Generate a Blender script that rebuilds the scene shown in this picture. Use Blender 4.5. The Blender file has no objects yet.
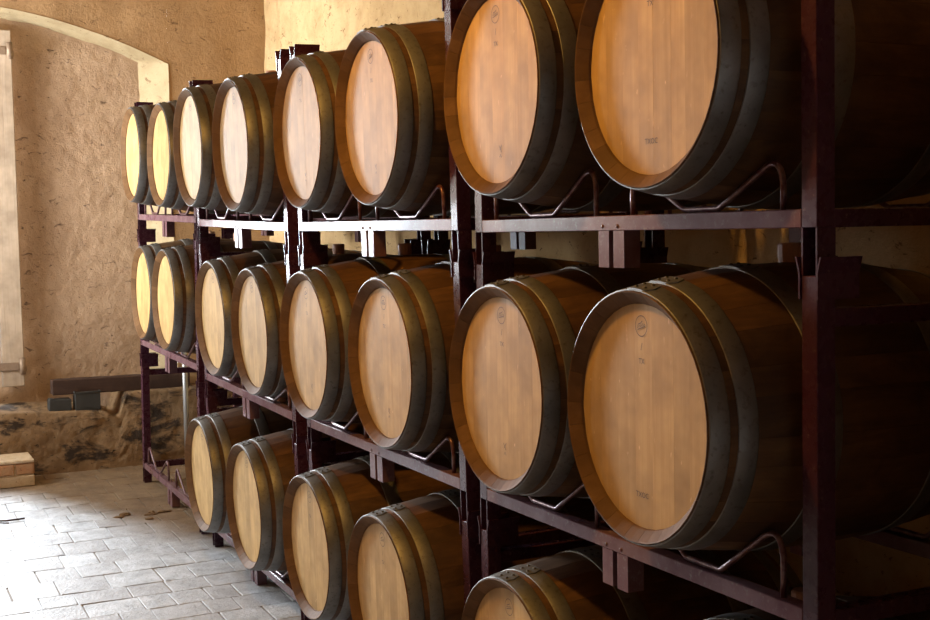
import bpy, bmesh, math, random
from mathutils import Vector, Matrix, noise

random.seed(7)
S = bpy.context.scene
COL = S.collection
PI = math.pi
R = math.radians

# ------------------------------------------------------------------ camera
CAM = Vector((2.89656, -1.84549, 1.78827))
YAW, PIT, ROL, FPX = 0.448904, -0.079184, -0.014067, 1294.98
fwd = Vector((-math.cos(YAW) * math.cos(PIT), math.sin(YAW) * math.cos(PIT), math.sin(PIT)))
rgt = Vector((math.sin(YAW), math.cos(YAW), 0))
upv = rgt.cross(fwd)
r2 = math.cos(ROL) * rgt + math.sin(ROL) * upv
u2 = math.cos(ROL) * upv - math.sin(ROL) * rgt
cd = bpy.data.cameras.new('camera')
cd.sensor_width = 36
cd.lens = FPX * 36 / 930
cd.clip_start = 0.05
cam = bpy.data.objects.new('camera', cd)
COL.objects.link(cam)
cam.matrix_world = Matrix(((r2.x, u2.x, -fwd.x, CAM.x), (r2.y, u2.y, -fwd.y, CAM.y), (r2.z, u2.z, -fwd.z, CAM.z), (0, 0, 0, 1)))
S.camera = cam

# ------------------------------------------------------------------ world, daylight, exposure
w = bpy.data.worlds.new('sky')
S.world = w
w.use_nodes = True
bgn = w.node_tree.nodes['Background']
bgn.inputs[0].default_value = (0.80, 0.90, 1.0, 1)
bgn.inputs[1].default_value = 6.0


def area(name, loc, direction, sx, sy, power, color):
    l = bpy.data.lights.new(name, 'AREA')
    l.shape = 'RECTANGLE'
    l.size, l.size_y = sx, sy
    l.energy = power
    l.color = color
    o = bpy.data.objects.new(name, l)
    COL.objects.link(o)
    o.location = loc
    o.rotation_euler = Vector(direction).to_track_quat('-Z', 'Y').to_euler()
    return o


area('courtyard_daylight', (-10.4, -2.15, 3.6), (1, 0.06, -0.22), 1.5, 5.0, 2500, (0.88, 0.94, 1.0))
area('window_daylight', (-6.05, -3.12, 2.3), (0.0, 1, -0.1), 1.3, 1.3, 105, (1.0, 0.95, 0.86))
area('lane_daylight', (-6.05, -4.8, 2.1), (0.0, 1, 0.0), 1.6, 1.3, 560, (1.0, 0.97, 0.93))

S.view_settings.view_transform = 'Standard'
S.view_settings.look = 'None'
S.view_settings.exposure = 0.0
S.view_settings.gamma = 1
S.view_settings.use_curve_mapping = False
S.cycles.max_bounces = 8
S.cycles.diffuse_bounces = 5
S.cycles.use_denoising = True
S.cycles.sample_clamp_indirect = 6


# ------------------------------------------------------------------ materials
class NT:
    def __init__(s, name):
        s.m = bpy.data.materials.new(name)
        s.m.use_nodes = True
        s.t = s.m.node_tree
        s.b = s.t.nodes['Principled BSDF']

    def n(s, typ, **kw):
        nd = s.t.nodes.new(typ)
        for k, v in kw.items():
            if k.startswith('i_'):
                key = k[2:]
                key = int(key) if key.isdigit() else key
                nd.inputs[key].default_value = v
            else:
                setattr(nd, k, v)
        return nd

    def l(s, a, b):
        s.t.links.new(a, b)

    def mix(s, fac, a, b, mode='MIX'):
        nd = s.n('ShaderNodeMix', data_type='RGBA', blend_type=mode)
        for sock, v in ((nd.inputs[0], fac), (nd.inputs[6], a), (nd.inputs[7], b)):
            if isinstance(v, (tuple, list)):
                sock.default_value = (*v, 1)[:4]
            elif isinstance(v, (int, float)):
                sock.default_value = v
            else:
                s.l(v, sock)
        return nd.outputs[2]

    def noise(s, vec, scale, detail=4, rough=0.6, dist=0.0):
        nd = s.n('ShaderNodeTexNoise')
        nd.inputs['Scale'].default_value = scale
        nd.inputs['Detail'].default_value = detail
        nd.inputs['Roughness'].default_value = rough
        nd.inputs['Distortion'].default_value = dist
        s.l(vec, nd.inputs['Vector'])
        return nd.outputs['Fac']

    def ramp(s, fac, p0, p1, c0=(0, 0, 0), c1=(1, 1, 1)):
        nd = s.n('ShaderNodeValToRGB')
        e = nd.color_ramp.elements
        e[0].position, e[1].position = p0, p1
        e[0].color, e[1].color = (*c0, 1), (*c1, 1)
        s.l(fac, nd.inputs[0])
        return nd.outputs[0]

    def coords(s, scale=(1, 1, 1), rnd=True, world=False):
        """object (or world) coordinates, shifted by the object's random number"""
        mp = s.n('ShaderNodeMapping')
        mp.inputs['Scale'].default_value = scale
        if world:
            s.l(s.n('ShaderNodeNewGeometry').outputs['Position'], mp.inputs['Vector'])
        else:
            s.l(s.n('ShaderNodeTexCoord').outputs['Object'], mp.inputs['Vector'])
        if rnd and not world:
            mul = s.n('ShaderNodeVectorMath', operation='SCALE')
            mul.inputs[0].default_value = (37, 19, 53)
            s.l(s.n('ShaderNodeObjectInfo').outputs['Random'], mul.inputs['Scale'])
            s.l(mul.outputs[0], mp.inputs['Location'])
        return mp.outputs[0]

    def rnd(s):
        return s.n('ShaderNodeObjectInfo').outputs['Random']

    def bump(s, h, strength, dist=0.01):
        b = s.n('ShaderNodeBump')
        b.inputs['Strength'].default_value = strength
        b.inputs['Distance'].default_value = dist
        s.l(h, b.inputs['Height'])
        s.l(b.outputs[0], s.b.inputs['Normal'])

    def color(s, c):
        if isinstance(c, tuple):
            s.b.inputs['Base Color'].default_value = (*c, 1)
        else:
            s.l(c, s.b.inputs['Base Color'])

    def set(s, rough=0.6, metal=0.0, spec=0.5, coat=0.0):
        s.b.inputs['Roughness'].default_value = rough
        s.b.inputs['Metallic'].default_value = metal
        s.b.inputs['Specular IOR Level'].default_value = spec
        s.b.inputs['Coat Weight'].default_value = coat
        s.b.inputs['Coat Roughness'].default_value = 0.25
        return s.m


M = {}


def wood(name, dark, light, scale, bumps, rough, rmix=0.5, axis='Y', spots=None, spec=0.3):
    t = NT(name)
    sc = {'Y': (scale, scale * 0.05, scale), 'Z': (scale, scale, scale * 0.04)}[axis]
    v = t.coords(sc)
    g = t.noise(v, 1.0, 6, 0.65, 0.6)
    c = t.mix(t.ramp(g, 0.3, 0.72), dark, light)
    v2 = t.coords((3, 3, 3))
    c = t.mix(t.ramp(t.noise(v2, 2.2, 3), 0.35, 0.75), c, tuple(x * 0.72 for x in dark))
    if name == 'oak_stave':
        c = t.mix(t.ramp(t.noise(t.coords((9, 3.5, 9)), 1.0, 5, 0.7, 0.8), 0.42, 0.70), c, (0.055, 0.024, 0.011))
    rr = t.ramp(t.rnd(), 0.0, 1.0, (1 - rmix * 0.55,) * 3, (1 + 0,) * 3)
    c = t.mix(1.0, c, rr, 'MULTIPLY')
    if spots:
        sp = t.noise(t.coords((90, 90, 26)), 1.0, 2, 0.5, 0.4)
        c = t.mix(t.ramp(sp, 0.70, 0.80), c, spots)
    t.color(c)
    t.bump(g, bumps, 0.004)
    return t.set(rough, spec=spec)


M['head'] = wood('oak_head', (0.51, 0.32, 0.125), (0.66, 0.45, 0.195), 42, 0.10, 0.6, 0.26, 'Z', (0.74, 0.51, 0.27), 0.12)
M['stave'] = wood('oak_stave', (0.105, 0.05, 0.019), (0.215, 0.11, 0.04), 30, 0.25, 0.55, 0.7)
M['chime'] = wood('oak_chime', (0.15, 0.082, 0.038), (0.22, 0.125, 0.06), 30, 0.2, 0.6, 0.3, spec=0.08)

t = NT('galvanised_hoop')
v = t.coords((1, 1, 1))
c = t.mix(t.ramp(t.noise(v, 9, 5), 0.3, 0.7), (0.14, 0.14, 0.132), (0.23, 0.23, 0.222))
c = t.mix(t.ramp(t.noise(v, 60, 3), 0.55, 0.8), c, (0.10, 0.085, 0.065))
t.color(c)
t.bump(t.noise(v, 120, 3), 0.1, 0.002)
M['hoop'] = t.set(0.5, 0.75, 0.3)

t = NT('rivet_steel')
t.color(t.mix(t.noise(t.coords(), 40), (0.03, 0.028, 0.026), (0.08, 0.075, 0.07)))
M['rivet'] = t.set(0.5, 0.6)

t = NT('maroon_paint')
v = t.coords((1, 1, 1))
c = t.mix(t.ramp(t.noise(v, 14, 5), 0.35, 0.75), (0.045, 0.013, 0.027), (0.062, 0.02, 0.037))
c = t.mix(t.ramp(t.noise(v, 70, 4, 0.7), 0.62, 0.70), c, (0.16, 0.10, 0.10))
t.color(c)
t.l(t.ramp(t.noise(v, 30, 4), 0.2, 0.8, (0.2,) * 3, (0.36,) * 3), t.b.inputs['Roughness'])
t.bump(t.noise(v, 90, 3), 0.08, 0.002)
M['paint'] = t.set(0.3, 0.0, 0.3, 0.0)
t.t.links.new(t.t.nodes['Color Ramp.002'].outputs[0], t.b.inputs['Roughness'])

t = NT('dusty_rail_paint')
v = t.coords((1, 1, 1))
c = t.mix(t.ramp(t.noise(v, 9, 5), 0.3, 0.75), (0.115, 0.05, 0.066), (0.20, 0.125, 0.14))
c = t.mix(t.ramp(t.noise(v, 55, 5, 0.7), 0.56, 0.72), c, (0.21, 0.16, 0.16))
t.color(c)
t.bump(t.noise(v, 90, 3), 0.08, 0.002)
M['rail'] = t.set(0.22, 0.0, 0.15, 0.0)

t = NT('worn_rod_paint')
v = t.coords((1, 1, 1))
t.color(t.mix(t.ramp(t.noise(v, 40, 4), 0.4, 0.62), (0.10, 0.03, 0.04), (0.20, 0.13, 0.135)))
M['rod'] = t.set(0.28, 0.35, 0.6)


def plaster(name, cols, bump, pits=True, scale=1.0):
    t = NT(name)
    v = t.coords((scale,) * 3, world=True)
    n1 = t.noise(v, 1.1, 6, 0.62, 0.4)
    n2 = t.noise(v, 6.0, 6, 0.65, 0.3)
    n3 = t.noise(v, 34, 6, 0.75)
    c = t.mix(t.ramp(n1, 0.32, 0.68), cols[0], cols[1])
    c = t.mix(t.ramp(n2, 0.42, 0.78), c, cols[2])
    if pits:
        n4 = t.noise(t.coords((14 * scale, 11 * scale, 22 * scale), world=True), 1.0, 3, 0.7, 1.0)
        c = t.mix(t.ramp(n4, 0.61, 0.70), c, cols[3])
    h = t.mix(0.6, n2, n3)
    t.color(c)
    t.bump(h, bump, 0.03)
    return t.set(0.9, spec=0.15)


M['wall_ochre'] = plaster('ochre_plaster', [(0.37, 0.235, 0.12), (0.45, 0.295, 0.155), (0.32, 0.20, 0.10), (0.18, 0.11, 0.055)], 0.55)
M['wall_cream'] = plaster('cream_plaster', [(0.52, 0.37, 0.19), (0.61, 0.465, 0.26), (0.41, 0.27, 0.13), (0.2, 0.125, 0.06)], 0.5)
M['niche'] = plaster('niche_plaster', [(0.43, 0.30, 0.20), (0.52, 0.38, 0.26), (0.36, 0.245, 0.16), (0.15, 0.10, 0.07)], 0.9)
M['trim'] = plaster('limewashed_reveal', [(0.43, 0.35, 0.215), (0.49, 0.41, 0.26), (0.36, 0.28, 0.165), (0.24, 0.17, 0.1)], 0.4)
M['ledge'] = plaster('ledge_masonry', [(0.24, 0.155, 0.085), (0.36, 0.245, 0.14), (0.19, 0.12, 0.065), (0.03, 0.022, 0.017)], 1.0, True, 1.3)
nt = M['ledge'].node_tree
t = NT.__new__(NT)
t.m, t.t, t.b = M['ledge'], nt, nt.nodes['Principled BSDF']
old = t.b.inputs['Base Color'].links[0].from_socket
st = t.ramp(t.noise(t.coords((1.6, 2.6, 5.5), world=True), 1.0, 6, 0.7, 0.6), 0.50, 0.60)
t.color(t.mix(st, old, (0.055, 0.04, 0.03)))
M['ceil'] = plaster('ceiling_boards', [(0.22, 0.15, 0.09), (0.26, 0.18, 0.11), (0.18, 0.12, 0.07), (0.12, 0.08, 0.05)], 0.3)
M['brick'] = plaster('red_brick', [(0.40, 0.19, 0.09), (0.50, 0.27, 0.14), (0.46, 0.33, 0.2), (0.2, 0.1, 0.06)], 0.5, True, 3)
M['mortar'] = plaster('pale_mortar', [(0.55, 0.42, 0.27), (0.64, 0.52, 0.36), (0.46, 0.33, 0.2), (0.3, 0.2, 0.12)], 0.5, True, 3)
M['grout'] = plaster('floor_grout', [(0.25, 0.225, 0.2), (0.31, 0.285, 0.26), (0.21, 0.185, 0.16), (0.12, 0.1, 0.085)], 0.4)

t = NT('floor_paver')
v = t.coords((1, 1, 1), world=True)
c = t.mix(t.ramp(t.noise(v, 9, 7, 0.72), 0.37, 0.63), (0.31, 0.33, 0.35), (0.54, 0.57, 0.605))
c = t.mix(t.ramp(t.rnd(), 0, 1, (0.0,) * 3, (0.55,) * 3), c, (0.26, 0.25, 0.25))
# sandy dirt by the end wall, with shade beyond the daylight edge painted in
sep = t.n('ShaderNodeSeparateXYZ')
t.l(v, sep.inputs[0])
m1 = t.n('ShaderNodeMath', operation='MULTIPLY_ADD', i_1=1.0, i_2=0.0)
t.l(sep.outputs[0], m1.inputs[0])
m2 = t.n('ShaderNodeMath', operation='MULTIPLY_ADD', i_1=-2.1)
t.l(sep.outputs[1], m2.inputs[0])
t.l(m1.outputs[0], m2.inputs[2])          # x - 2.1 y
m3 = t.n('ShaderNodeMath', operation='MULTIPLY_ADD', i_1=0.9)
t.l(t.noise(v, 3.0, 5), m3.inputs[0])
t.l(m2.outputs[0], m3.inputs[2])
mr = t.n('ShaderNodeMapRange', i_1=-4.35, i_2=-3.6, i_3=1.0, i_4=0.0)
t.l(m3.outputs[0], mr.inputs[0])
earth_shade = t.mix(t.ramp(t.noise(v, 5, 6, 0.7), 0.35, 0.7), (0.15, 0.10, 0.06), (0.27, 0.195, 0.12))
c = t.mix(mr.outputs[0], c, earth_shade)
c = t.mix(t.ramp(t.noise(t.coords((30, 60, 30), world=True), 1.0, 6, 0.75, 0.8), 0.58, 0.72), c, (0.14, 0.12, 0.10))
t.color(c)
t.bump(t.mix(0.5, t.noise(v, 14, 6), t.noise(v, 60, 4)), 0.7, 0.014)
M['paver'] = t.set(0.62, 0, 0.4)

M['beam'] = wood('dark_timber', (0.055, 0.03, 0.022), (0.10, 0.058, 0.042), 22, 0.4, 0.75)
M['shutter'] = wood('weathered_shutter', (0.50, 0.40, 0.30), (0.62, 0.52, 0.41), 30, 0.6, 0.8, 0.2, 'Z')
t = NT('black_plastic')
t.color(t.mix(t.noise(t.coords(), 12), (0.02, 0.022, 0.022), (0.045, 0.048, 0.047)))
M['black'] = t.set(0.55)
t = NT('rusty_iron')
t.color(t.mix(t.noise(t.coords(), 30), (0.22, 0.15, 0.10), (0.42, 0.33, 0.25)))
M['iron'] = t.set(0.6, 0.4)
t = NT('galvanised_pipe')
t.color(t.mix(t.noise(t.coords(), 15), (0.42, 0.44, 0.45), (0.55, 0.57, 0.58)))
M['pipe'] = t.set(0.4, 0.6)
t = NT('ink_stamp')
t.color(t.mix(t.noise(t.coords(), 80), (0.06, 0.04, 0.025), (0.14, 0.085, 0.045)))
M['ink'] = t.set(0.7)
t = NT('silicone_bung')
t.color(t.mix(t.noise(t.coords(), 20), (0.42, 0.22, 0.15), (0.50, 0.28, 0.19)))
M['bung'] = t.set(0.5)


# ------------------------------------------------------------------ helpers
def mesh(name, verts, faces, mats, smooth=False, idx=None):
    me = bpy.data.meshes.new(name)
    me.from_pydata([tuple(v) for v in verts], [], faces)
    for m in (mats if isinstance(mats, (list, tuple)) else [mats]):
        me.materials.append(M[m])
    if idx:
        for p, i in zip(me.polygons, idx):
            p.material_index = i
    if smooth:
        for p in me.polygons:
            p.use_smooth = True
    me.update()
    return me


def link(name, me, parent=None, loc=(0, 0, 0), rot=(0, 0, 0)):
    o = bpy.data.objects.new(name, me)
    COL.objects.link(o)
    o.parent = parent
    o.location = loc
    o.rotation_euler = rot
    return o


def empty(name, loc=(0, 0, 0)):
    return link(name, None, None, loc)


def tag(o, label=None, cat=None, group=None, kind=None):
    for k, v in (('label', label), ('category', cat), ('group', group), ('kind', kind)):
        if v:
            o[k] = v
    return o


BOXF = [(0, 3, 2, 1), (4, 5, 6, 7), (0, 1, 5, 4), (1, 2, 6, 5), (2, 3, 7, 6), (3, 0, 4, 7)]


def boxv(x0, x1, y0, y1, z0, z1):
    return [(x0, y0, z0), (x1, y0, z0), (x1, y1, z0), (x0, y1, z0), (x0, y0, z1), (x1, y0, z1), (x1, y1, z1), (x0, y1, z1)]


def boxes(name, lst, mat, bevel=0.0):
    v, f = [], []
    for b in lst:
        k = len(v)
        v += boxv(*b)
        f += [tuple(i + k for i in q) for q in BOXF]
    me = mesh(name, v, f, mat)
    if bevel:
        bm = bmesh.new()
        bm.from_mesh(me)
        bmesh.ops.bevel(bm, geom=list(bm.edges), offset=bevel, segments=1, affect='EDGES')
        bm.to_mesh(me)
        bm.free()
    return me


def tube(name, pts, rad, mat, seg=8):
    """round bar along a polyline"""
    v, f = [], []
    n = len(pts)
    P = [Vector(p) for p in pts]
    side = None
    for i, p in enumerate(P):
        d = (P[min(i + 1, n - 1)] - P[max(i - 1, 0)]).normalized()
        if side is None:
            side = d.orthogonal().normalized()
        side = (side - d * side.dot(d)).normalized()
        b = d.cross(side)
        for k in range(seg):
            a = 2 * PI * k / seg
            v.append(p + rad * (math.cos(a) * side + math.sin(a) * b))
    for i in range(n - 1):
        for k in range(seg):
            f.append((i * seg + k, i * seg + (k + 1) % seg, (i + 1) * seg + (k + 1) % seg, (i + 1) * seg + k))
    f.append(tuple(range(seg))[::-1])
    f.append(tuple((n - 1) * seg + k for k in range(seg)))
    return mesh(name, v, f, mat, True)


def nz(x, y, z, s=1.0, oct=4):
    return noise.fractal(Vector((x * s, y * s, z * s)), 0.8, 2.0, oct)


# ------------------------------------------------------------------ layout taken from the photograph (metres)
H, W, G = 0.865937, 1.625846, 0.141691          # tier height, rack width, gap between racks
BY0, BZ0 = -0.13312, 0.383367                   # barrel front behind the rail face, barrel axis above the rail
STACK = {1: (-0.01764, 0.01808, 0.00303, 0.00876), 2: (0.05052, 0.01138, -0.01581, -0.00874),
         3: (0.03363, -0.00763, -0.0206, -0.014), 4: (-0.06649, -0.00838, 0.01078, 0.01395)}   # dx, tilt, lean, dz
BARRELS = {(4, 2, -1): (0.0582, -0.0054, 0.0245), (4, 2, 1): (0.0278, 0.0036, -0.0031), (3, 2, -1): (0.047, -0.0162, 0.0165),
           (3, 2, 1): (0.0523, -0.019, -0.0042), (2, 2, -1): (-0.0103, 0.0055, -0.0029), (2, 2, 1): (-0.0396, -0.0023, -0.0048),
           (1, 2, -1): (0.0051, -0.022, 0.0073), (1, 2, 1): (-0.0262, -0.0176, -0.0049), (4, 1, -1): (0.0593, 0.0441, -0.0133),
           (4, 1, 1): (0.0017, 0.0212, -0.0076), (3, 1, -1): (0.0087, 0.0683, -0.0214), (3, 1, 1): (-0.0405, 0.0587, -0.0257),
           (2, 1, -1): (-0.0393, 0.0038, -0.0037), (2, 1, 1): (-0.031, 0.0088, -0.0036), (1, 1, -1): (-0.0107, -0.016, 0.0061),
           (1, 1, 1): (-0.0309, -0.05, 0.0228), (3, 0, -1): (-0.0099, -0.0259, 0.0032), (3, 0, 1): (-0.0215, -0.0148, 0.001),
           (2, 0, -1): (-0.1005, -0.0027, 0.0022), (2, 0, 1): (-0.0413, -0.0262, 0.0115), (1, 0, -1): (-0.0057, -0.0013, 0.0015),
           (1, 0, 1): (-0.02, -0.02, 0.005)}


def stack_matrix(bay):
    dx, tilt, lean, dz = STACK[bay]
    ct, st, cl, sl = math.cos(tilt), math.sin(tilt), math.cos(lean), math.sin(lean)
    A = Matrix(((ct, 0, -st), (0, 1, 0), (st, 0, ct)))
    B = Matrix(((1, 0, 0), (0, cl, sl), (0, -sl, cl)))
    m = (B @ A).to_4x4()
    m.translation = Vector((dx - (bay - 1) * (W + G), 0, dz))
    return m


LEG = 0.122
_fx = []
for b in (4, 3, 2, 1):
    for s in (-1, 1):
        p = stack_matrix(b) @ Vector((s * W / 2, 0.3, -LEG))
        _fx.append((p.x, p.z))


def fz(x):
    """height of the worn, slightly dished floor"""
    if x <= _fx[0][0]:
        return _fx[0][1]
    for (a, za), (b, zb) in zip(_fx, _fx[1:]):
        if x <= b:
            return za + (zb - za) * (x - a) / (b - a)
    return _fx[-1][1]


XW, XN, YR, YL, ZC = -7.05, 7.0, 1.24, -3.0, 4.0      # end wall, near wall, wall behind the racks, window wall, ceiling

# ------------------------------------------------------------------ the room
# floor bed
v, f = [], []
xs = [-7.4 + i * 0.2 for i in range(68)]
for x in xs:
    for y in (YL - 0.2, YR + 0.2):
        v.append((x, y, fz(x) - 0.006))
for i in range(len(xs) - 1):
    f.append((i * 2, i * 2 + 2, i * 2 + 3, i * 2 + 1))
floor = link('floor', mesh('floor', v, f, 'grout'))
tag(floor, 'worn pale stone paved cellar floor', kind='structure')


def paver_geo(x0, x1, y0, y1, rz):
    g, c = 0.0022, 0.003
    zt = 0.0 + rz
    v = []
    j = [random.uniform(-0.005, 0.005) for _ in range(8)]
    cs = [(x0 + g + j[0], y0 + g + j[1]), (x1 - g + j[2], y0 + g + j[3]), (x1 - g + j[4], y1 - g + j[5]), (x0 + g + j[6], y1 - g + j[7])]
    mx, my = (x0 + x1) / 2, (y0 + y1) / 2
    for (x, y) in cs:
        v.append((x, y, fz(x) - 0.02))
    for (x, y) in cs:
        v.append((x, y, fz(x) + zt - 0.002))
    for (x, y) in cs:
        v.append((x + (c if x < mx else -c), y + (c if y < my else -c), fz(x) + zt + random.uniform(-0.0015, 0.0015)))
    f = []
    for a in (0, 4):
        for k in range(4):
            f.append((a + k, a + (k + 1) % 4, a + 4 + (k + 1) % 4, a + 4 + k))
    f.append((8, 9, 10, 11))
    return v, f


cells = []
x = -6.84
while x < 4.2:
    dx = random.uniform(0.20, 0.27)
    y = YL + random.uniform(0, 0.25)
    while y < YR - 0.02:
        dy = random.uniform(0.14, 0.27)
        cells.append((x, x + dx, y, min(y + dy, YR)))
        y += dy
    x += dx


def cam_px(p):
    d = Vector(p) - CAM
    z = d.dot(fwd)
    if z < 0.3:
        return None
    return 465 + FPX * d.dot(r2) / z, 310 - FPX * d.dot(u2) / z, z


def paver_size(cl):
    mx, my = (cl[0] + cl[1]) / 2, (cl[2] + cl[3]) / 2
    q = cam_px((mx, my, fz(mx)))
    if not q or not (-40 < q[0] < 960 and q[1] < 680) or my > 0.9:
        return 0
    return 1 / q[2] + (1 if my < 0.12 and mx < -2.3 else 0)


cells.sort(key=paver_size, reverse=True)
bv, bf = [], []
for i, cl in enumerate(cells):
    pv, pf = paver_geo(*cl, random.uniform(-0.0012, 0.0012))
    if i < 290 and paver_size(cl) > 0:
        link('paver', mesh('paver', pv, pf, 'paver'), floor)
    else:
        k = len(bv)
        bv += pv
        bf += [tuple(a + k for a in q) for q in pf]
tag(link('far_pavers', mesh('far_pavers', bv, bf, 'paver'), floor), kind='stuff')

# wall behind the racks
v, f = [], []
nx, nzr = 150, 44
for i in range(nx + 1):
    for j in range(nzr + 1):
        x = -7.2 + i * (XN + 7.4) / nx
        z = -0.2 + j * (ZC + 0.3) / nzr
        v.append((x, YR + 0.02 * nz(x, 3.1, z, 1.3), z))
for i in range(nx):
    for j in range(nzr):
        a = i * (nzr + 1) + j
        f.append((a, a + nzr + 1, a + nzr + 2, a + 1))
wr = link('wall_right', mesh('wall_right', v, f, 'wall_cream', True))
md = wr.modifiers.new('thick', 'SOLIDIFY')
md.thickness, md.offset = 0.25, -1
tag(wr, 'cream plastered wall behind the barrel racks', kind='structure')

# window wall on the left, with a high window
M['wall_dark'] = plaster('low_bounce_plaster', [(0.20, 0.13, 0.07), (0.25, 0.165, 0.09), (0.16, 0.10, 0.055), (0.1, 0.065, 0.035)], 0.5)  # plaster colour darkened to cut light bouncing back onto the barrels
wl = link('wall_left', boxes('wall_left', [(-7.3, -6.7, YL - 0.35, YL, -0.2, ZC + .1), (-5.4, XN + .2, YL - 0.35, YL, -0.2, ZC + .1),
                                           (-6.7, -5.4, YL - 0.35, YL, -0.2, 1.65), (-6.7, -5.4, YL - 0.35, YL, 2.95, ZC + .1)], 'wall_dark'))
tag(wl, 'plastered side wall with a high window, darkened to cut bounced light', kind='structure')
tag(link('wall_near', boxes('wall_near', [(XN, XN + .3, YL - .3, YR + .3, -0.2, ZC + .1)], 'ceil')), 'dark boarded wall of the cellar entrance end', kind='structure')
tag(link('ceiling', boxes('ceiling', [(-7.6, XN + .3, YL - .35, YR + .3, ZC, ZC + .2)], 'ceil')), 'dark cellar ceiling', kind='structure')


# unseen wall added right of the rack row to block bounced light
tag(link('wall_light_block', boxes('wall_light_block', [(1.12, 1.42, 0.05, YR + .1, -0.2, ZC + .05)], 'wall_dark')), 'added unseen wall that blocks light at the end of the rack row', kind='structure')

# end wall with the arched recess
def arch_out(y):
    return 3.30 - 0.142 * (y + 1.2) ** 2


def arch_in(y):
    return 3.262 - 0.142 * (y + 1.2) ** 2


YO0, YO1, YI0, YI1, XI = -2.87, 0.469, -2.69, 0.29, -7.34
v, f = [], []


def sheet(ylist, lo, hi, n):
    k0 = len(v)
    for y in ylist:
        a, b = lo(y), hi(y)
        for j in range(n + 1):
            z = a + (b - a) * j / n
            e = 0.014 * nz(2.2, y, z, 1.6)
            v.append((XW + (e if j > 0 else 0), y, z))
    for i in range(len(ylist) - 1):
        for j in range(n):
            a = k0 + i * (n + 1) + j
            f.append((a, a + n + 1, a + n + 2, a + 1))


lin = lambda a, b, n: [a + (b - a) * i / n for i in range(n + 1)]
top = lambda y: ZC + 0.1
sheet(lin(YL - .3, YO0, 16), lambda y: -0.2, top, 60)
sheet(lin(YO0, YO1, 90), arch_out, top, 20)
sheet(lin(YO1, YR + .3, 20), lambda y: -0.2, top, 60)
wf = link('wall_far', mesh('wall_far', v, f, 'wall_ochre', True))
tag(wf, 'ochre plastered end wall with an arched recess', kind='structure')

# limewashed reveal of the arch
v, f = [], []
outer = [(YO1, lin(0.2, arch_out(YO1), 24)[j]) for j in range(24)] + [(y, arch_out(y)) for y in lin(YO1, YO0, 60)] + [(YO0, z) for z in lin(arch_out(YO0), 0.2, 24)[1:]]
inner = [(YI1, lin(0.2, arch_in(YI1), 24)[j]) for j in range(24)] + [(y, arch_in(y)) for y in lin(YI1, YI0, 60)] + [(YI0, z) for z in lin(arch_in(YI0), 0.2, 24)[1:]]
K = 5
for (a, b) in zip(outer, inner):
    for k in range(K + 1):
        s = k / K
        y, z = a[0] + (b[0] - a[0]) * s, a[1] + (b[1] - a[1]) * s
        e = (0.010 if k < K else 0.014) * nz(y, z, s, 4.0)
        v.append((XW + 0.004 + (XI - XW - 0.03) * s, y + e * 0.6, z + (e if k else 0)))
for i in range(len(outer) - 1):
    for k in range(K):
        a = i * (K + 1) + k
        f.append((a, a + 1, a + K + 2, a + K + 1))
tr = link('trim_1', mesh('reveal', v, f, 'trim', True))
tag(tr, 'pale limewashed reveal of the arched recess', kind='structure')

# plaster infill of the recess; the window opening is to its left
WY0, WY1, WZ0, WZ1 = -2.60, -0.80, 0.50, 3.02
ys = lin(-2.9, WY0, 4) + lin(WY0, WY1, 10)[1:] + lin(WY1, 0.48, 90)[1:]
zs = lin(0.1, WZ0, 12) + lin(WZ0, WZ1, 150)[1:] + lin(WZ1, 3.42, 14)[1:]
v, f = [], []
for y in ys:
    for z in zs:
        e = 0.016 * nz(0.7, y, z, 1.4, 2) + 0.004 * nz(5.7, y, z, 8.0, 3) + 0.004 * nz(1.7, y, z, 22.0, 3)
        pit = noise.noise(Vector((3.3, y * 8, z * 10)))
        if pit > 0.42:
            e -= (pit - 0.42) * 0.02
        v.append((XI + e, y, z))
nzs = len(zs)
for i in range(len(ys) - 1):
    for j in range(nzs - 1):
        my, mz = (ys[i] + ys[i + 1]) / 2, (zs[j] + zs[j + 1]) / 2
        if WY0 < my < WY1 and WZ0 < mz < WZ1:
            continue
        a = i * nzs + j
        f.append((a, a + nzs, a + nzs + 1, a + 1))
wn = link('wall_niche', mesh('wall_niche', v, f, 'niche', True))
md = wn.modifiers.new('thick', 'SOLIDIFY')
md.thickness, md.offset = 0.12, -1
tag(wn, 'rough tan plaster infill of the arched recess', kind='structure')

# masonry ledge along the foot of the end wall
v, f = [], []
ly = lin(-3.0, 1.24, 330)


def ledge_top(y):
    z = 0.362 + (-0.04) * (y + 0.9) / 0.8 if y < -0.1 else 0.322
    if y > -0.02:
        z = 0.322 + min(1, (y + 0.02) / 0.05) * 0.125
    z -= 0.05 * math.exp(-((y + 0.045) / 0.06) ** 2)
    if y < -1.0:
        z = 0.365
    return z


NP = 44
for y in ly:
    zt = ledge_top(y)
    for k in range(NP + 1):
        s = k / NP
        if s < 0.62:
            q = s / 0.62
            p = [-6.80 - 0.035 * q, -0.16 + q * (zt + 0.16)]
        else:
            q = (s - 0.62) / 0.38
            p = [-6.835 - q * 0.56, zt + 0.01 * q]
        e = 0.008 * nz(y, s * 1.3, 4.4, 2.5, 2) + 0.005 * nz(y, s * 1.5, 9.1, 12) + 0.005 * nz(y, s * 1.5, 2.1, 40)
        vd = noise.voronoi(Vector((y * 4.2, s * 6.5, 0.3)))[0]
        e += 0.006 * min(0.35, vd[1] - vd[0]) / 0.35
        pit = noise.noise(Vector((y * 5, s * 7, 2.2)))
        if pit > 0.3 and s < 0.62:
            e -= (pit - 0.3) * 0.05
        if s < 0.62:
            p[0] += e
        else:
            p[1] += e * 0.25
        v.append((p[0], y, p[1]))
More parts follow.
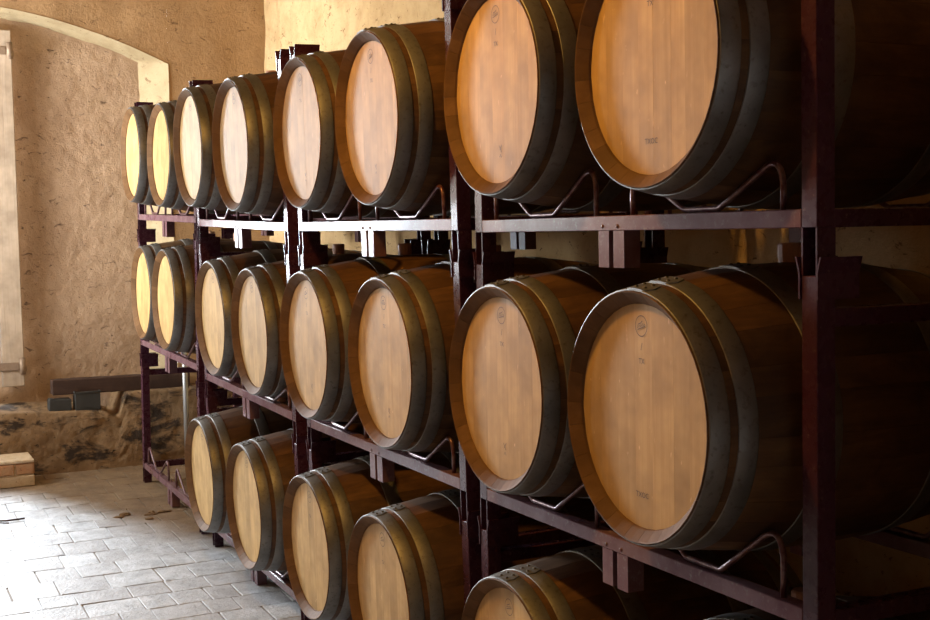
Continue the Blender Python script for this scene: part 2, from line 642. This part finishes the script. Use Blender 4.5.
for i in range(len(ly) - 1):
    for k in range(NP):
        a = i * (NP + 1) + k
        f.append((a, a + NP + 1, a + NP + 2, a + 1))
lg = link('wall_ledge', mesh('ledge', v, f, 'ledge', True))
tag(lg, 'crumbling stone and plaster ledge along the foot of the end wall', kind='structure')

# ------------------------------------------------------------------ barrels
BL, RB, RH = 0.95, 0.355, 0.30
HEADY, HEADR = 0.030, 0.268


def prof(y):
    return RH + (RB - RH) * (1 - ((y - BL / 2) / (BL / 2)) ** 2)


NST = 26
A_W, A_N = 2 * PI / NST * 1.16, 2 * PI / NST * 0.84


def stave_mesh(ang):
    v, f, mi = [], [], []
    h = ang / 2 - 0.0011
    ysn = [0, 0.05, 0.12, 0.22, 0.35, 0.475, 0.60, 0.73, 0.83, 0.90, 0.95]
    an = (-h, 0, h)
    for y in ysn:
        r = prof(y) - (0.0015 if y in (0, 0.95) else 0)
        for a in an:
            v.append((r * math.sin(a), y, r * math.cos(a)))
    for i in range(len(ysn) - 1):
        for k in range(2):
            a = i * 3 + k
            f.append((a, a + 1, a + 4, a + 3))
            mi.append(0)
    for y0, sgn in ((0, 1), (0.95, -1)):
        base = 0 if sgn > 0 else (len(ysn) - 1) * 3
        prev = [base, base + 1, base + 2]
        for (r, d) in ((0.2975, -0.0008), (0.2945, 0.0008), (0.2705, 0.024), (0.266, 0.034), (0.266, 0.06)):
            cur = []
            for a in an:
                cur.append(len(v))
                v.append((r * math.sin(a), y0 + sgn * d, r * math.cos(a)))
            for k in range(2):
                q = (prev[k], cur[k], cur[k + 1], prev[k + 1])
                f.append(q if sgn > 0 else q[::-1])
                mi.append(1)
            prev = cur
    me = mesh('stave', v, f, ['stave', 'chime'], False, mi)
    for p in me.polygons:
        p.use_smooth = p.material_index == 0
    # side faces close the joints
    return me


STAVE = [stave_mesh(A_W), stave_mesh(A_N)]


def head_set(seed):
    rs = random.Random(seed)
    n = rs.choice((6, 7, 7, 8))
    wds = [rs.uniform(0.8, 1.25) for _ in range(n)]
    tot = sum(wds)
    out, x = [], -HEADR
    for wd in wds:
        x1 = x + 2 * HEADR * wd / tot
        a0, a1 = x + 0.00003, x1 - 0.00003
        up = []
        for i in range(9):
            xx = a0 + (a1 - a0) * i / 8
            up.append((xx, math.sqrt(max(0, HEADR ** 2 - xx * xx))))
        ring = [(p, q) for p, q in up] + [(p, -q) for p, q in up[::-1]]
        m = len(ring)
        dy = rs.uniform(-0.0002, 0.0002)
        v = [(p, HEADY + dy, q) for p, q in ring] + [(p, HEADY + 0.018, q) for p, q in ring]
        f = [tuple(range(m))] + [(i, i + m, (i + 1) % m + m, (i + 1) % m) for i in range(m)]
        out.append(mesh('head_board', v, f, 'head'))
        x = x1
    return out


HEADS = [head_set(s) for s in (3, 11, 5, 8)]
seg = 40
REAR = mesh('rear_head', [(HEADR * math.cos(2 * PI * k / seg), BL - HEADY, HEADR * math.sin(2 * PI * k / seg)) for k in range(seg)], [tuple(range(seg))[::-1]], 'stave')


def hoop_mesh(y0, y1, seg=72, th=0.0028):
    v, f = [], []
    for k in range(seg):
        a = 2 * PI * k / seg
        for (y, dr) in ((y0, -0.0005), (y0, th * .8), (y0 + .0015, th), (y1 - .0015, th), (y1, th * .8), (y1, -0.0005)):
            r = prof(y) + dr
            v.append((r * math.sin(a), y, r * math.cos(a)))
    for k in range(seg):
        for j in range(5):
            a, b = k * 6, ((k + 1) % seg) * 6
            f.append((a + j, b + j, b + j + 1, a + j + 1))
    return mesh('hoop', v, f, 'hoop', True)


HOOPS = [(0.003, 0.050), (0.070, 0.117), (0.272, 0.330)]
HOOPM = [hoop_mesh(*h) for h in HOOPS]


def lap_mesh(y0, y1):
    """overlapping rounded end of a hoop"""
    v, f = [], []
    n = 10
    m = (y0 + y1) / 2
    hw = (y1 - y0) / 2
    for i in range(n + 1):
        s = i / n
        a = -0.13 + 0.26 * s
        e = 0.13 - abs(a)
        wv = hw * min(1, math.sqrt(max(0.0, 1 - (1 - min(1, e / 0.05)) ** 2)) + 0.05) if a > 0 else hw
        for (sy, dr) in ((-1, 0.0015), (-1, 0.0056), (1, 0.0056), (1, 0.0015)):
            y = m + sy * wv
            r = prof(y) + dr
            v.append((r * math.sin(a), y, r * math.cos(a)))
    for i in range(n):
        for j in range(3):
            a = i * 4 + j
            f.append((a, a + 4, a + 5, a + 1))
    f.append((0, 1, 2, 3))
    f.append((n * 4 + 3, n * 4 + 2, n * 4 + 1, n * 4))
    return mesh('hoop_lap', v, f, 'hoop')


LAPM = [lap_mesh(*h) for h in HOOPS]


def dome(name, r, h, mat, seg=8):
    v = [(r * math.cos(2 * PI * k / seg), r * math.sin(2 * PI * k / seg), 0) for k in range(seg)]
    v += [(r * .7 * math.cos(2 * PI * k / seg), r * .7 * math.sin(2 * PI * k / seg), h * .75) for k in range(seg)] + [(0, 0, h)]
    f = [(k, (k + 1) % seg, (k + 1) % seg + seg, k + seg) for k in range(seg)] + [(k + seg, (k + 1) % seg + seg, 2 * seg) for k in range(seg)]
    return mesh(name, v, f, mat, True)


RIVET = dome('rivet', 0.0055, 0.004, 'rivet')
sg = 14
bp = [(0.024, -0.02), (0.030, 0.012), (0.030, 0.042), (0.026, 0.047), (0.0, 0.047)]
v, f = [], []
for (r, z) in bp:
    v += [(r * math.cos(2 * PI * k / sg), r * math.sin(2 * PI * k / sg), z) for k in range(sg)]
for i in range(len(bp) - 1):
    f += [(i * sg + k, i * sg + (k + 1) % sg, (i + 1) * sg + (k + 1) % sg, (i + 1) * sg + k) for k in range(sg)]
BUNG = mesh('bung', v, f, 'bung')


def ribbon(name, strokes, wd):
    """flat inked strokes in the XZ plane facing -Y"""
    v, f = [], []
    for st in strokes:
        n = len(st)
        k0 = len(v)
        for i, p in enumerate(st):
            a, b = st[max(i - 1, 0)], st[min(i + 1, n - 1)]
            dx, dz = b[0] - a[0], b[1] - a[1]
            q = math.hypot(dx, dz) or 1
            ox, oz = -dz / q * wd / 2, dx / q * wd / 2
            v += [(p[0] + ox, 0, p[1] + oz), (p[0] - ox, 0, p[1] - oz)]
        for i in range(n - 1):
            a = k0 + i * 2
            f.append((a, a + 1, a + 3, a + 2))
    return mesh(name, v, f, 'ink')


circ = [(0.0245 * math.cos(2 * PI * k / 32), 0.0245 * math.sin(2 * PI * k / 32)) for k in range(33)]
RING = ribbon('maker_ring', [circ], 0.0019)
squig = [(-0.016 + 0.0032 * i, 0.0005 + (0.0038 if i % 2 else -0.0032) * (1.2 if i in (1, 7) else 0.8)) for i in range(11)]
SIGN = ribbon('maker_script', [squig, [(-0.012, 0.0065), (0.0, 0.0075), (0.008, 0.011)], [(-0.017, -0.0055), (0.016, -0.0035)]], 0.0021)
TICK = ribbon('chalk_tick', [[(-0.002, -0.008), (0.003, 0.010)]], 0.002)
CROSS = ribbon('cask_mark', [[(-0.009, 0.010), (0.006, -0.010)], [(0.008, 0.011), (-0.004, -0.004)], [(-0.006, -0.024), (0.0, -0.016), (0.006, -0.025)]], 0.0024)


def text_mesh(body, size):
    cu = bpy.data.curves.new('stamp', 'FONT')
    cu.body = body
    cu.size = size
    cu.align_x = 'CENTER'
    cu.resolution_u = 2
    o = bpy.data.objects.new('stamp', cu)
    COL.objects.link(o)
    dg = bpy.context.evaluated_depsgraph_get()
    me = bpy.data.meshes.new_from_object(o.evaluated_get(dg))
    bpy.data.objects.remove(o)
    me.transform(Matrix.Rotation(PI / 2, 4, 'X'))
    me.materials.clear()
    me.materials.append(M['ink'])
    return me


TXOC = text_mesh('TXOC', 0.019)
TX = text_mesh('TX', 0.019)

TIER = {0: 'bottom', 1: 'middle', 2: 'top'}
ORD = ['first', 'second', 'third', 'fourth', 'fifth', 'sixth', 'seventh', 'eighth']


def make_barrel(key):
    bay, lev, pos = key
    bx, by, bz = BARRELS[key]
    rs = random.Random(bay * 100 + lev * 10 + pos)
    Ms = stack_matrix(bay)
    c = Vector((pos * W / 4 + bx, BY0 + by + BL / 2, lev * H + BZ0 + bz - RB))
    root = empty('wine_barrel')
    mw = Ms.copy()
    mw.translation = Ms @ c
    root.matrix_world = mw
    num = (4 - bay) * 2 + (1 if pos > 0 else 0)
    if lev == 0:
        lab = 'oak wine barrel on the bottom tier, %s one from the empty end rack' % ORD[num - 2]
    else:
        lab = 'oak wine barrel with grey steel hoops on the %s tier, %s from the end wall' % (TIER[lev], ORD[num])
    tag(root, lab, 'barrel', 'oak wine barrels on the %s tier' % TIER[lev])
    O = (0, -BL / 2, RB)
    roll = rs.uniform(-0.05, 0.05)
    a = roll
    for k in range(NST):
        wide = k % 2 == 0
        link('stave', STAVE[0 if wide else 1], root, O, (0, a, 0))
        a += (A_W + A_N) / 2
    flip = rs.random() < 0.5
    for me in HEADS[(num + lev) % 4]:
        link('head_board', me, root, O, (0, PI if flip else 0, 0))
    link('rear_head', REAR, root, O)
    for i in range(3):
        hp = link('hoop', HOOPM[i], root, O, (0, roll, 0))
        la = rs.uniform(-0.03, 0.05) + 0.02 * i
        link('hoop_lap', LAPM[i], hp, (0, 0, 0), (0, la, 0))
        ym = sum(HOOPS[i]) / 2
        for da, dy in ((0.055, -0.011), (0.055, 0.011), (-0.06, -0.011), (-0.06, 0.011)):
            aa = la + da
            r = prof(ym + dy) + 0.0054
            link('rivet', RIVET, hp, (r * math.sin(aa), ym + dy, r * math.cos(aa)), (0, aa, 0))
        link('hoop', HOOPM[i], root, (0, BL / 2, RB), (0, 0, PI))
    link('bung', BUNG, root, (0, 0, 2 * RB), (0, 0, 0))
    yf = -BL / 2 + HEADY - 0.0014
    if bay <= 3:
        x0 = rs.uniform(-0.012, 0.012)
        rg = link('maker_ring', RING, root, (x0, yf, RB + 0.215))
        link('maker_script', SIGN, rg, (0, 0, 0), (0, rs.uniform(-0.3, 0.15), 0))
    if bay <= 2:
        link('chalk_tick', TICK, root, (x0, yf, RB + 0.165))
        link('cask_mark', TX, root, (x0, yf, RB + 0.125))
        if pos > 0 and bay == 1:
            link('cask_mark', TXOC, root, (0.0, yf, RB - 0.195))
        elif lev > 0:
            link('cask_mark', CROSS, root, (0.02, yf, RB - 0.17))
    return root


# ------------------------------------------------------------------ racks
RAILH, RAILD, RY, PW = 0.040, 0.042, 0.70, 0.05       # rail height/depth, depth of the rack, post width
POSTTOP = H - LEG
x0, x1 = -W / 2, W / 2
RAIL = boxes('rail', [(x0 + PW, x1 - PW, 0, RAILD, -RAILH / 2, RAILH / 2)], 'rail', 0.002)
POST = boxes('post', [(-PW / 2, PW / 2, 0, 0.05, -RAILH / 2, POSTTOP)], 'paint', 0.002)
LEGM = boxes('leg', [(-PW / 2, -PW / 2 + .005, 0, .05, -LEG, -RAILH / 2), (PW / 2 - .005, PW / 2, 0, .05, -LEG, -RAILH / 2),
                     (-PW / 2 + .005, PW / 2 - .005, .044, .05, -LEG, -RAILH / 2)], 'paint')
FOOT = boxes('foot', [(-.026, .026, 0, .004, -.118, -RAILH / 2), (.022, .026, .004, .05, -.118, -RAILH / 2), (-.026, -.022, .004, .05, -.118, -RAILH / 2),
                      (-.022, .022, .004, .05, -.118, -.114)], 'rail')
SIDEB = boxes('side_beam', [(-.02, .02, .05, RY - .008, -RAILH / 2, RAILH / 2)], 'paint', 0.002)
BOLT = dome('bolt', 0.006, 0.004, 'rail')


def guide_mesh(s):
    """flared stacking guide plate on one flank of a post top"""
    v = []
    for (x, z) in ((0.0258, -0.05), (0.0258, 0.006), (0.036, 0.040)):
        for (dx) in (0, 0.005):
            for y in (-0.004, 0.11):
                v.append((s * (x + dx), y, z))
    f = []
    for i in (0, 4):
        f += [(i, i + 1, i + 5, i + 4), (i + 2, i + 6, i + 7, i + 3), (i, i + 4, i + 6, i + 2), (i + 1, i + 3, i + 7, i + 5)]
    f += [(0, 2, 3, 1), (8, 9, 11, 10)]
    return mesh('guide_plate', v, f, 'paint')


GUIDE = {s: guide_mesh(s) for s in (-1, 1)}


def cradle(key, name):
    """bent round bar that carries one barrel: legs, rounded shoulders, sloping flanks, flat bottom on the rail"""
    bay, lev, pos = key
    bx, by, bz = BARRELS.get(key, (0, 0, 0))
    cz = BZ0 + bz
    rod = 0.0075
    zb = RAILH / 2 + rod + 0.001
    Rl = prof(0.021 - BY0 - by) + rod + 0.0035
    hx = 0.07
    al = 0.2
    while al < 0.9 and hx * math.sin(al) + (cz - zb) * math.cos(al) > Rl:
        al += 0.002
    reach = W / 2 - PW - abs(pos * W / 4 + bx) - 0.012          # to the post
    if (bx > 0) != (pos > 0):
        reach = min(W / 4 - abs(bx) - 0.012, 0.30)
    T = min(0.30, reach)
    rx = 0.065
    xe = T - rx
    zp = zb + (xe - hx) * math.tan(al)
    half = [(0, zb), (hx - .006, zb), (hx, zb + .001), (hx + .008, zb + .008 * math.tan(al))]
    half += [(xe - 0.03, zb + (xe - 0.03 - hx) * math.tan(al)), (xe, zp)]
    for k in range(1, 9):
        q = k / 8
        half.append((xe + rx * math.sin(q * PI / 2), zp + 0.020 * math.sin(q * PI) - 0.045 * (1 - math.cos(q * PI / 2))))
    half.append((T, RAILH / 2 - 0.002))
    pts = [(-x, 0, z) for x, z in half[:0:-1]] + [(x, 0, z) for x, z in half]
    return tube(name, pts, rod, 'rod', 7)


BAYN = {4: 'beside the end wall', 3: 'second from the end wall', 2: 'third from the end wall', 1: 'farthest from the end wall'}


def make_rack(bay, lev):
    root = empty('barrel_rack')
    Ms = stack_matrix(bay)
    mw = Ms.copy()
    mw.translation = Ms @ Vector((0, 0, lev * H))
    root.matrix_world = mw
    if (bay, lev) == (4, 0):
        lab = 'empty maroon steel barrel rack standing on the floor by the end wall'
    else:
        lab = 'maroon steel two-barrel rack on the %s tier, %s' % (TIER[lev], BAYN[bay])
    tag(root, lab, 'barrel rack', 'stacked steel barrel racks')
    link('front_rail', RAIL, root)
    link('rear_rail', RAIL, root, (0, RY - RAILD, 0))
    for s in (-1, 1):
        px = s * (W / 2 - PW / 2)
        for rear in (0, 1):
            yy = RY - 0.05 if rear else 0
            p = link('post', POST, root, (px, yy, 0))
            for g in (-1, 1):
                link('guide_plate', GUIDE[g], p, (0, -0.056 if rear else 0, POSTTOP))
            link('leg', LEGM, root, (px, yy, 0))
        link('side_beam', SIDEB, root, (px, -.004, 0))
        link('side_beam', SIDEB, root, (px, -.004, POSTTOP - 0.09))
        for rear in (0, 1):
            link('foot', FOOT, root, (s * 0.037 + 0.005, RY - .05 if rear else 0.0, 0))
        link('bolt', BOLT, root, (s * 0.037, 0.0, -0.008), (PI / 2, 0, 0))
        k = (bay, lev, s)
        cm = cradle(k, 'cradle_rod')
        bx = BARRELS.get(k, (0, 0, 0))[0]
        for rear in (0, 1):
            link('cradle_rod', cm, root, (s * W / 4 + bx, RY - 0.021 if rear else 0.021, 0))
    return root


for lev in (0, 1, 2):
    for bay in (1, 2, 3, 4):
        make_rack(bay, lev)
for key in BARRELS:
    make_barrel(key)

# ------------------------------------------------------------------ things by the end wall
# shutter leaf in the window opening
SY0, SY1, SZ0, SZ1 = -1.28, -0.64, 0.50, 3.10
sh = empty('window_shutter', (-7.245, -0.98, SZ0))
tag(sh, 'pale weathered wooden shutter with iron strap hinges at the window recess', 'shutter')
npl = 4
for i in range(npl):
    a = SY0 + (SY1 - SY0) * i / npl
    b = SY0 + (SY1 - SY0) * (i + 1) / npl
    zt = 3.13 if i == npl - 1 else 3.15
    me = boxes('plank', [(-0.025, 0.025, a + .98 + .002, b + .98 - .002, 0, zt - SZ0)], 'shutter', 0.004)
    link('plank', me, sh)
for hz in (0.15, 2.48):
    st = link('hinge_strap', boxes('hinge_strap', [(0.0, 0.012, -0.30, 0.30, -0.03, 0.03)], 'iron', 0.003), sh, (0.024, 0, hz))
    link('hinge_pin', tube('hinge_pin', [(0, 0, -0.06), (0, 0, 0.06)], 0.022, 'iron', 10), st, (0.012, 0.325, 0))
    link('hinge_bracket', boxes('hinge_bracket', [(-0.06, 0.0, 0.02, 0.055, -0.022, 0.022)], 'iron', 0.003), st, (0.012, 0.3, -0.02))

# dark timber lying on the ledge
me = boxes('beam', [(-0.05, 0.05, -0.51, 0.51, 0, 0.112)], 'beam', 0.006)
bm = link('timber_beam', me, None, (-6.965, 0.02, 0.447), (R(-0.6), 0, 0))
tag(bm, 'dark timber beam lying along the ledge of the end wall', 'beam')

# two black things on the ledge
b1 = link('rubber_block', boxes('rubber_block', [(-.05, .05, -.08, .08, 0, .085), (-.05, .05, -.075, -.045, .085, .092)], 'black', 0.006), None, (-6.93, -0.44, 0.338))
tag(b1, 'small black block on the ledge, the lower of two', 'block')
v = boxes('crate', [(-.06, .06, -.09, .09, 0, .012), (-.06, -.052, -.09, .09, .012, .14), (.052, .06, -.09, .09, .012, .14),
                    (-.052, .052, -.09, -.082, .012, .14), (-.052, .052, .082, .09, .012, .14)], 'black', 0.002)
b2 = empty('plastic_box', (-6.925, -0.245, 0.331))
tag(b2, 'black open plastic box on the ledge under the timber beam', 'box')
link('tub', v, b2)
link('rim', boxes('rim', [(-.066, .066, -.096, -.086, .128, .142), (-.066, .066, .086, .096, .128, .142), (.056, .066, -.086, .086, .128, .142), (-.066, -.056, -.086, .086, .128, .142)], 'black', 0.002), b2)

# brick step in front of the window
f0 = fz(-6.5)
stp = empty('brick_step', (-6.575, -1.2, f0))
tag(stp, 'low brick and mortar step on the floor before the window', 'step')
link('core', boxes('core', [(-.17, .13, -.60, .50, 0, .165)], 'mortar', 0.008), stp)
for r_ in range(2):
    y = 0.505
    k = 0
    while y > -0.6:
        ln = (0.13 if (r_ == 1 and k == 0) else 0.25)
        bmh = boxes('brick', [(-.06, .06, -ln + .006, 0, 0, .076)], 'brick' if not (r_ == 0 and k == 0) else 'mortar', 0.006)
        link('brick', bmh, stp, (0.085 + random.uniform(-.004, .004), y, 0.002 + r_ * 0.084))
        y -= ln + 0.006
        k += 1
y = 0.505
while y > -0.6:
    link('top_slab', boxes('top_slab', [(-.165, .145, -.335, 0, 0, .022)], 'mortar', 0.005), stp, (0, y, 0.166))
    y -= 0.345

# steel pipe standing behind the end rack
pp = empty('steel_pipe', (-6.68, 0.435, fz(-6.68)))
tag(pp, 'thin grey galvanised pipe standing upright behind the empty rack', 'pipe')
link('tube', tube('tube', [(0, 0, 0.012), (0, 0, 1.02)], 0.019, 'pipe', 14), pp)
link('base_plate', boxes('base_plate', [(-.05, .05, -.05, .05, 0, .012)], 'pipe', 0.002), pp)

# bits on the floor
tw = empty('dry_twig', (-5.42, -1.03, fz(-5.42)))
tag(tw, 'dark dry twig lying on the bright pavers', 'twig')
link('stem', tube('stem', [(-.02, -.13, .012), (.0, -.05, .02), (.01, .03, .014), (-.01, .14, .012)], 0.006, 'beam', 6), tw)
link('side_shoot', tube('side_shoot', [(.0, -.05, .02), (.05, -.02, .016), (.07, .04, .012)], 0.004, 'beam', 5), tw)
for i in range(6):
    rs = random.Random(i + 40)
    bmh = bmesh.new()
    bmesh.ops.create_icosphere(bmh, subdivisions=2, radius=1)
    sx, sy, sz = rs.uniform(.015, .035), rs.uniform(.02, .05), rs.uniform(.008, .014)
    for vv in bmh.verts:
        k = 1 + 0.35 * noise.noise(vv.co * 1.7 + Vector((i * 3, 0, 0)))
        vv.co = Vector((vv.co.x * sx * k, vv.co.y * sy * k, max(-0.6, vv.co.z) * sz * k))
    me = bpy.data.meshes.new('rubble')
    bmh.to_mesh(me)
    bmh.free()
    me.materials.append(M['ledge'])
    o = link('rubble_chip', me, None, (-5.18 + rs.uniform(-.12, .12), -0.22 + rs.uniform(-.16, .16), fz(-5.2) + sz * 0.5))
    tag(o, 'flat chip of mortar lying on the floor before the empty rack', 'rubble', 'mortar chips before the empty rack')

# warm pendant lamp over the aisle
LP = Vector((-0.7, -1.6, 3.7))
lr = empty('pendant_lamp', (LP.x, LP.y, ZC))
tag(lr, 'pendant lamp with a warm bulb hanging over the aisle', 'lamp')
link('cord', tube('cord', [(0, 0, 0), (0, 0, LP.z + 0.12 - ZC)], 0.004, 'black', 6), lr)
sg = 20
bp = [(0.03, 0.12), (0.05, 0.10), (0.11, 0.05), (0.15, 0.03)]
v, f = [], []
for (r, z) in bp:
    v += [(r * math.cos(2 * PI * k / sg), r * math.sin(2 * PI * k / sg), z) for k in range(sg)]
for i in range(len(bp) - 1):
    f += [(i * sg + k, i * sg + (k + 1) % sg, (i + 1) * sg + (k + 1) % sg, (i + 1) * sg + k) for k in range(sg)]
link('lamp_shade', mesh('lamp_shade', v, f, 'black', True), lr, (0, 0, LP.z - ZC))
pl = bpy.data.lights.new('bulb_light', 'POINT')
pl.energy, pl.color, pl.shadow_soft_size = 205, (1.0, 0.50, 0.10), 0.06
lo = bpy.data.objects.new('bulb_light', pl)
COL.objects.link(lo)
lo.location = LP + Vector((0, 0, -0.03))
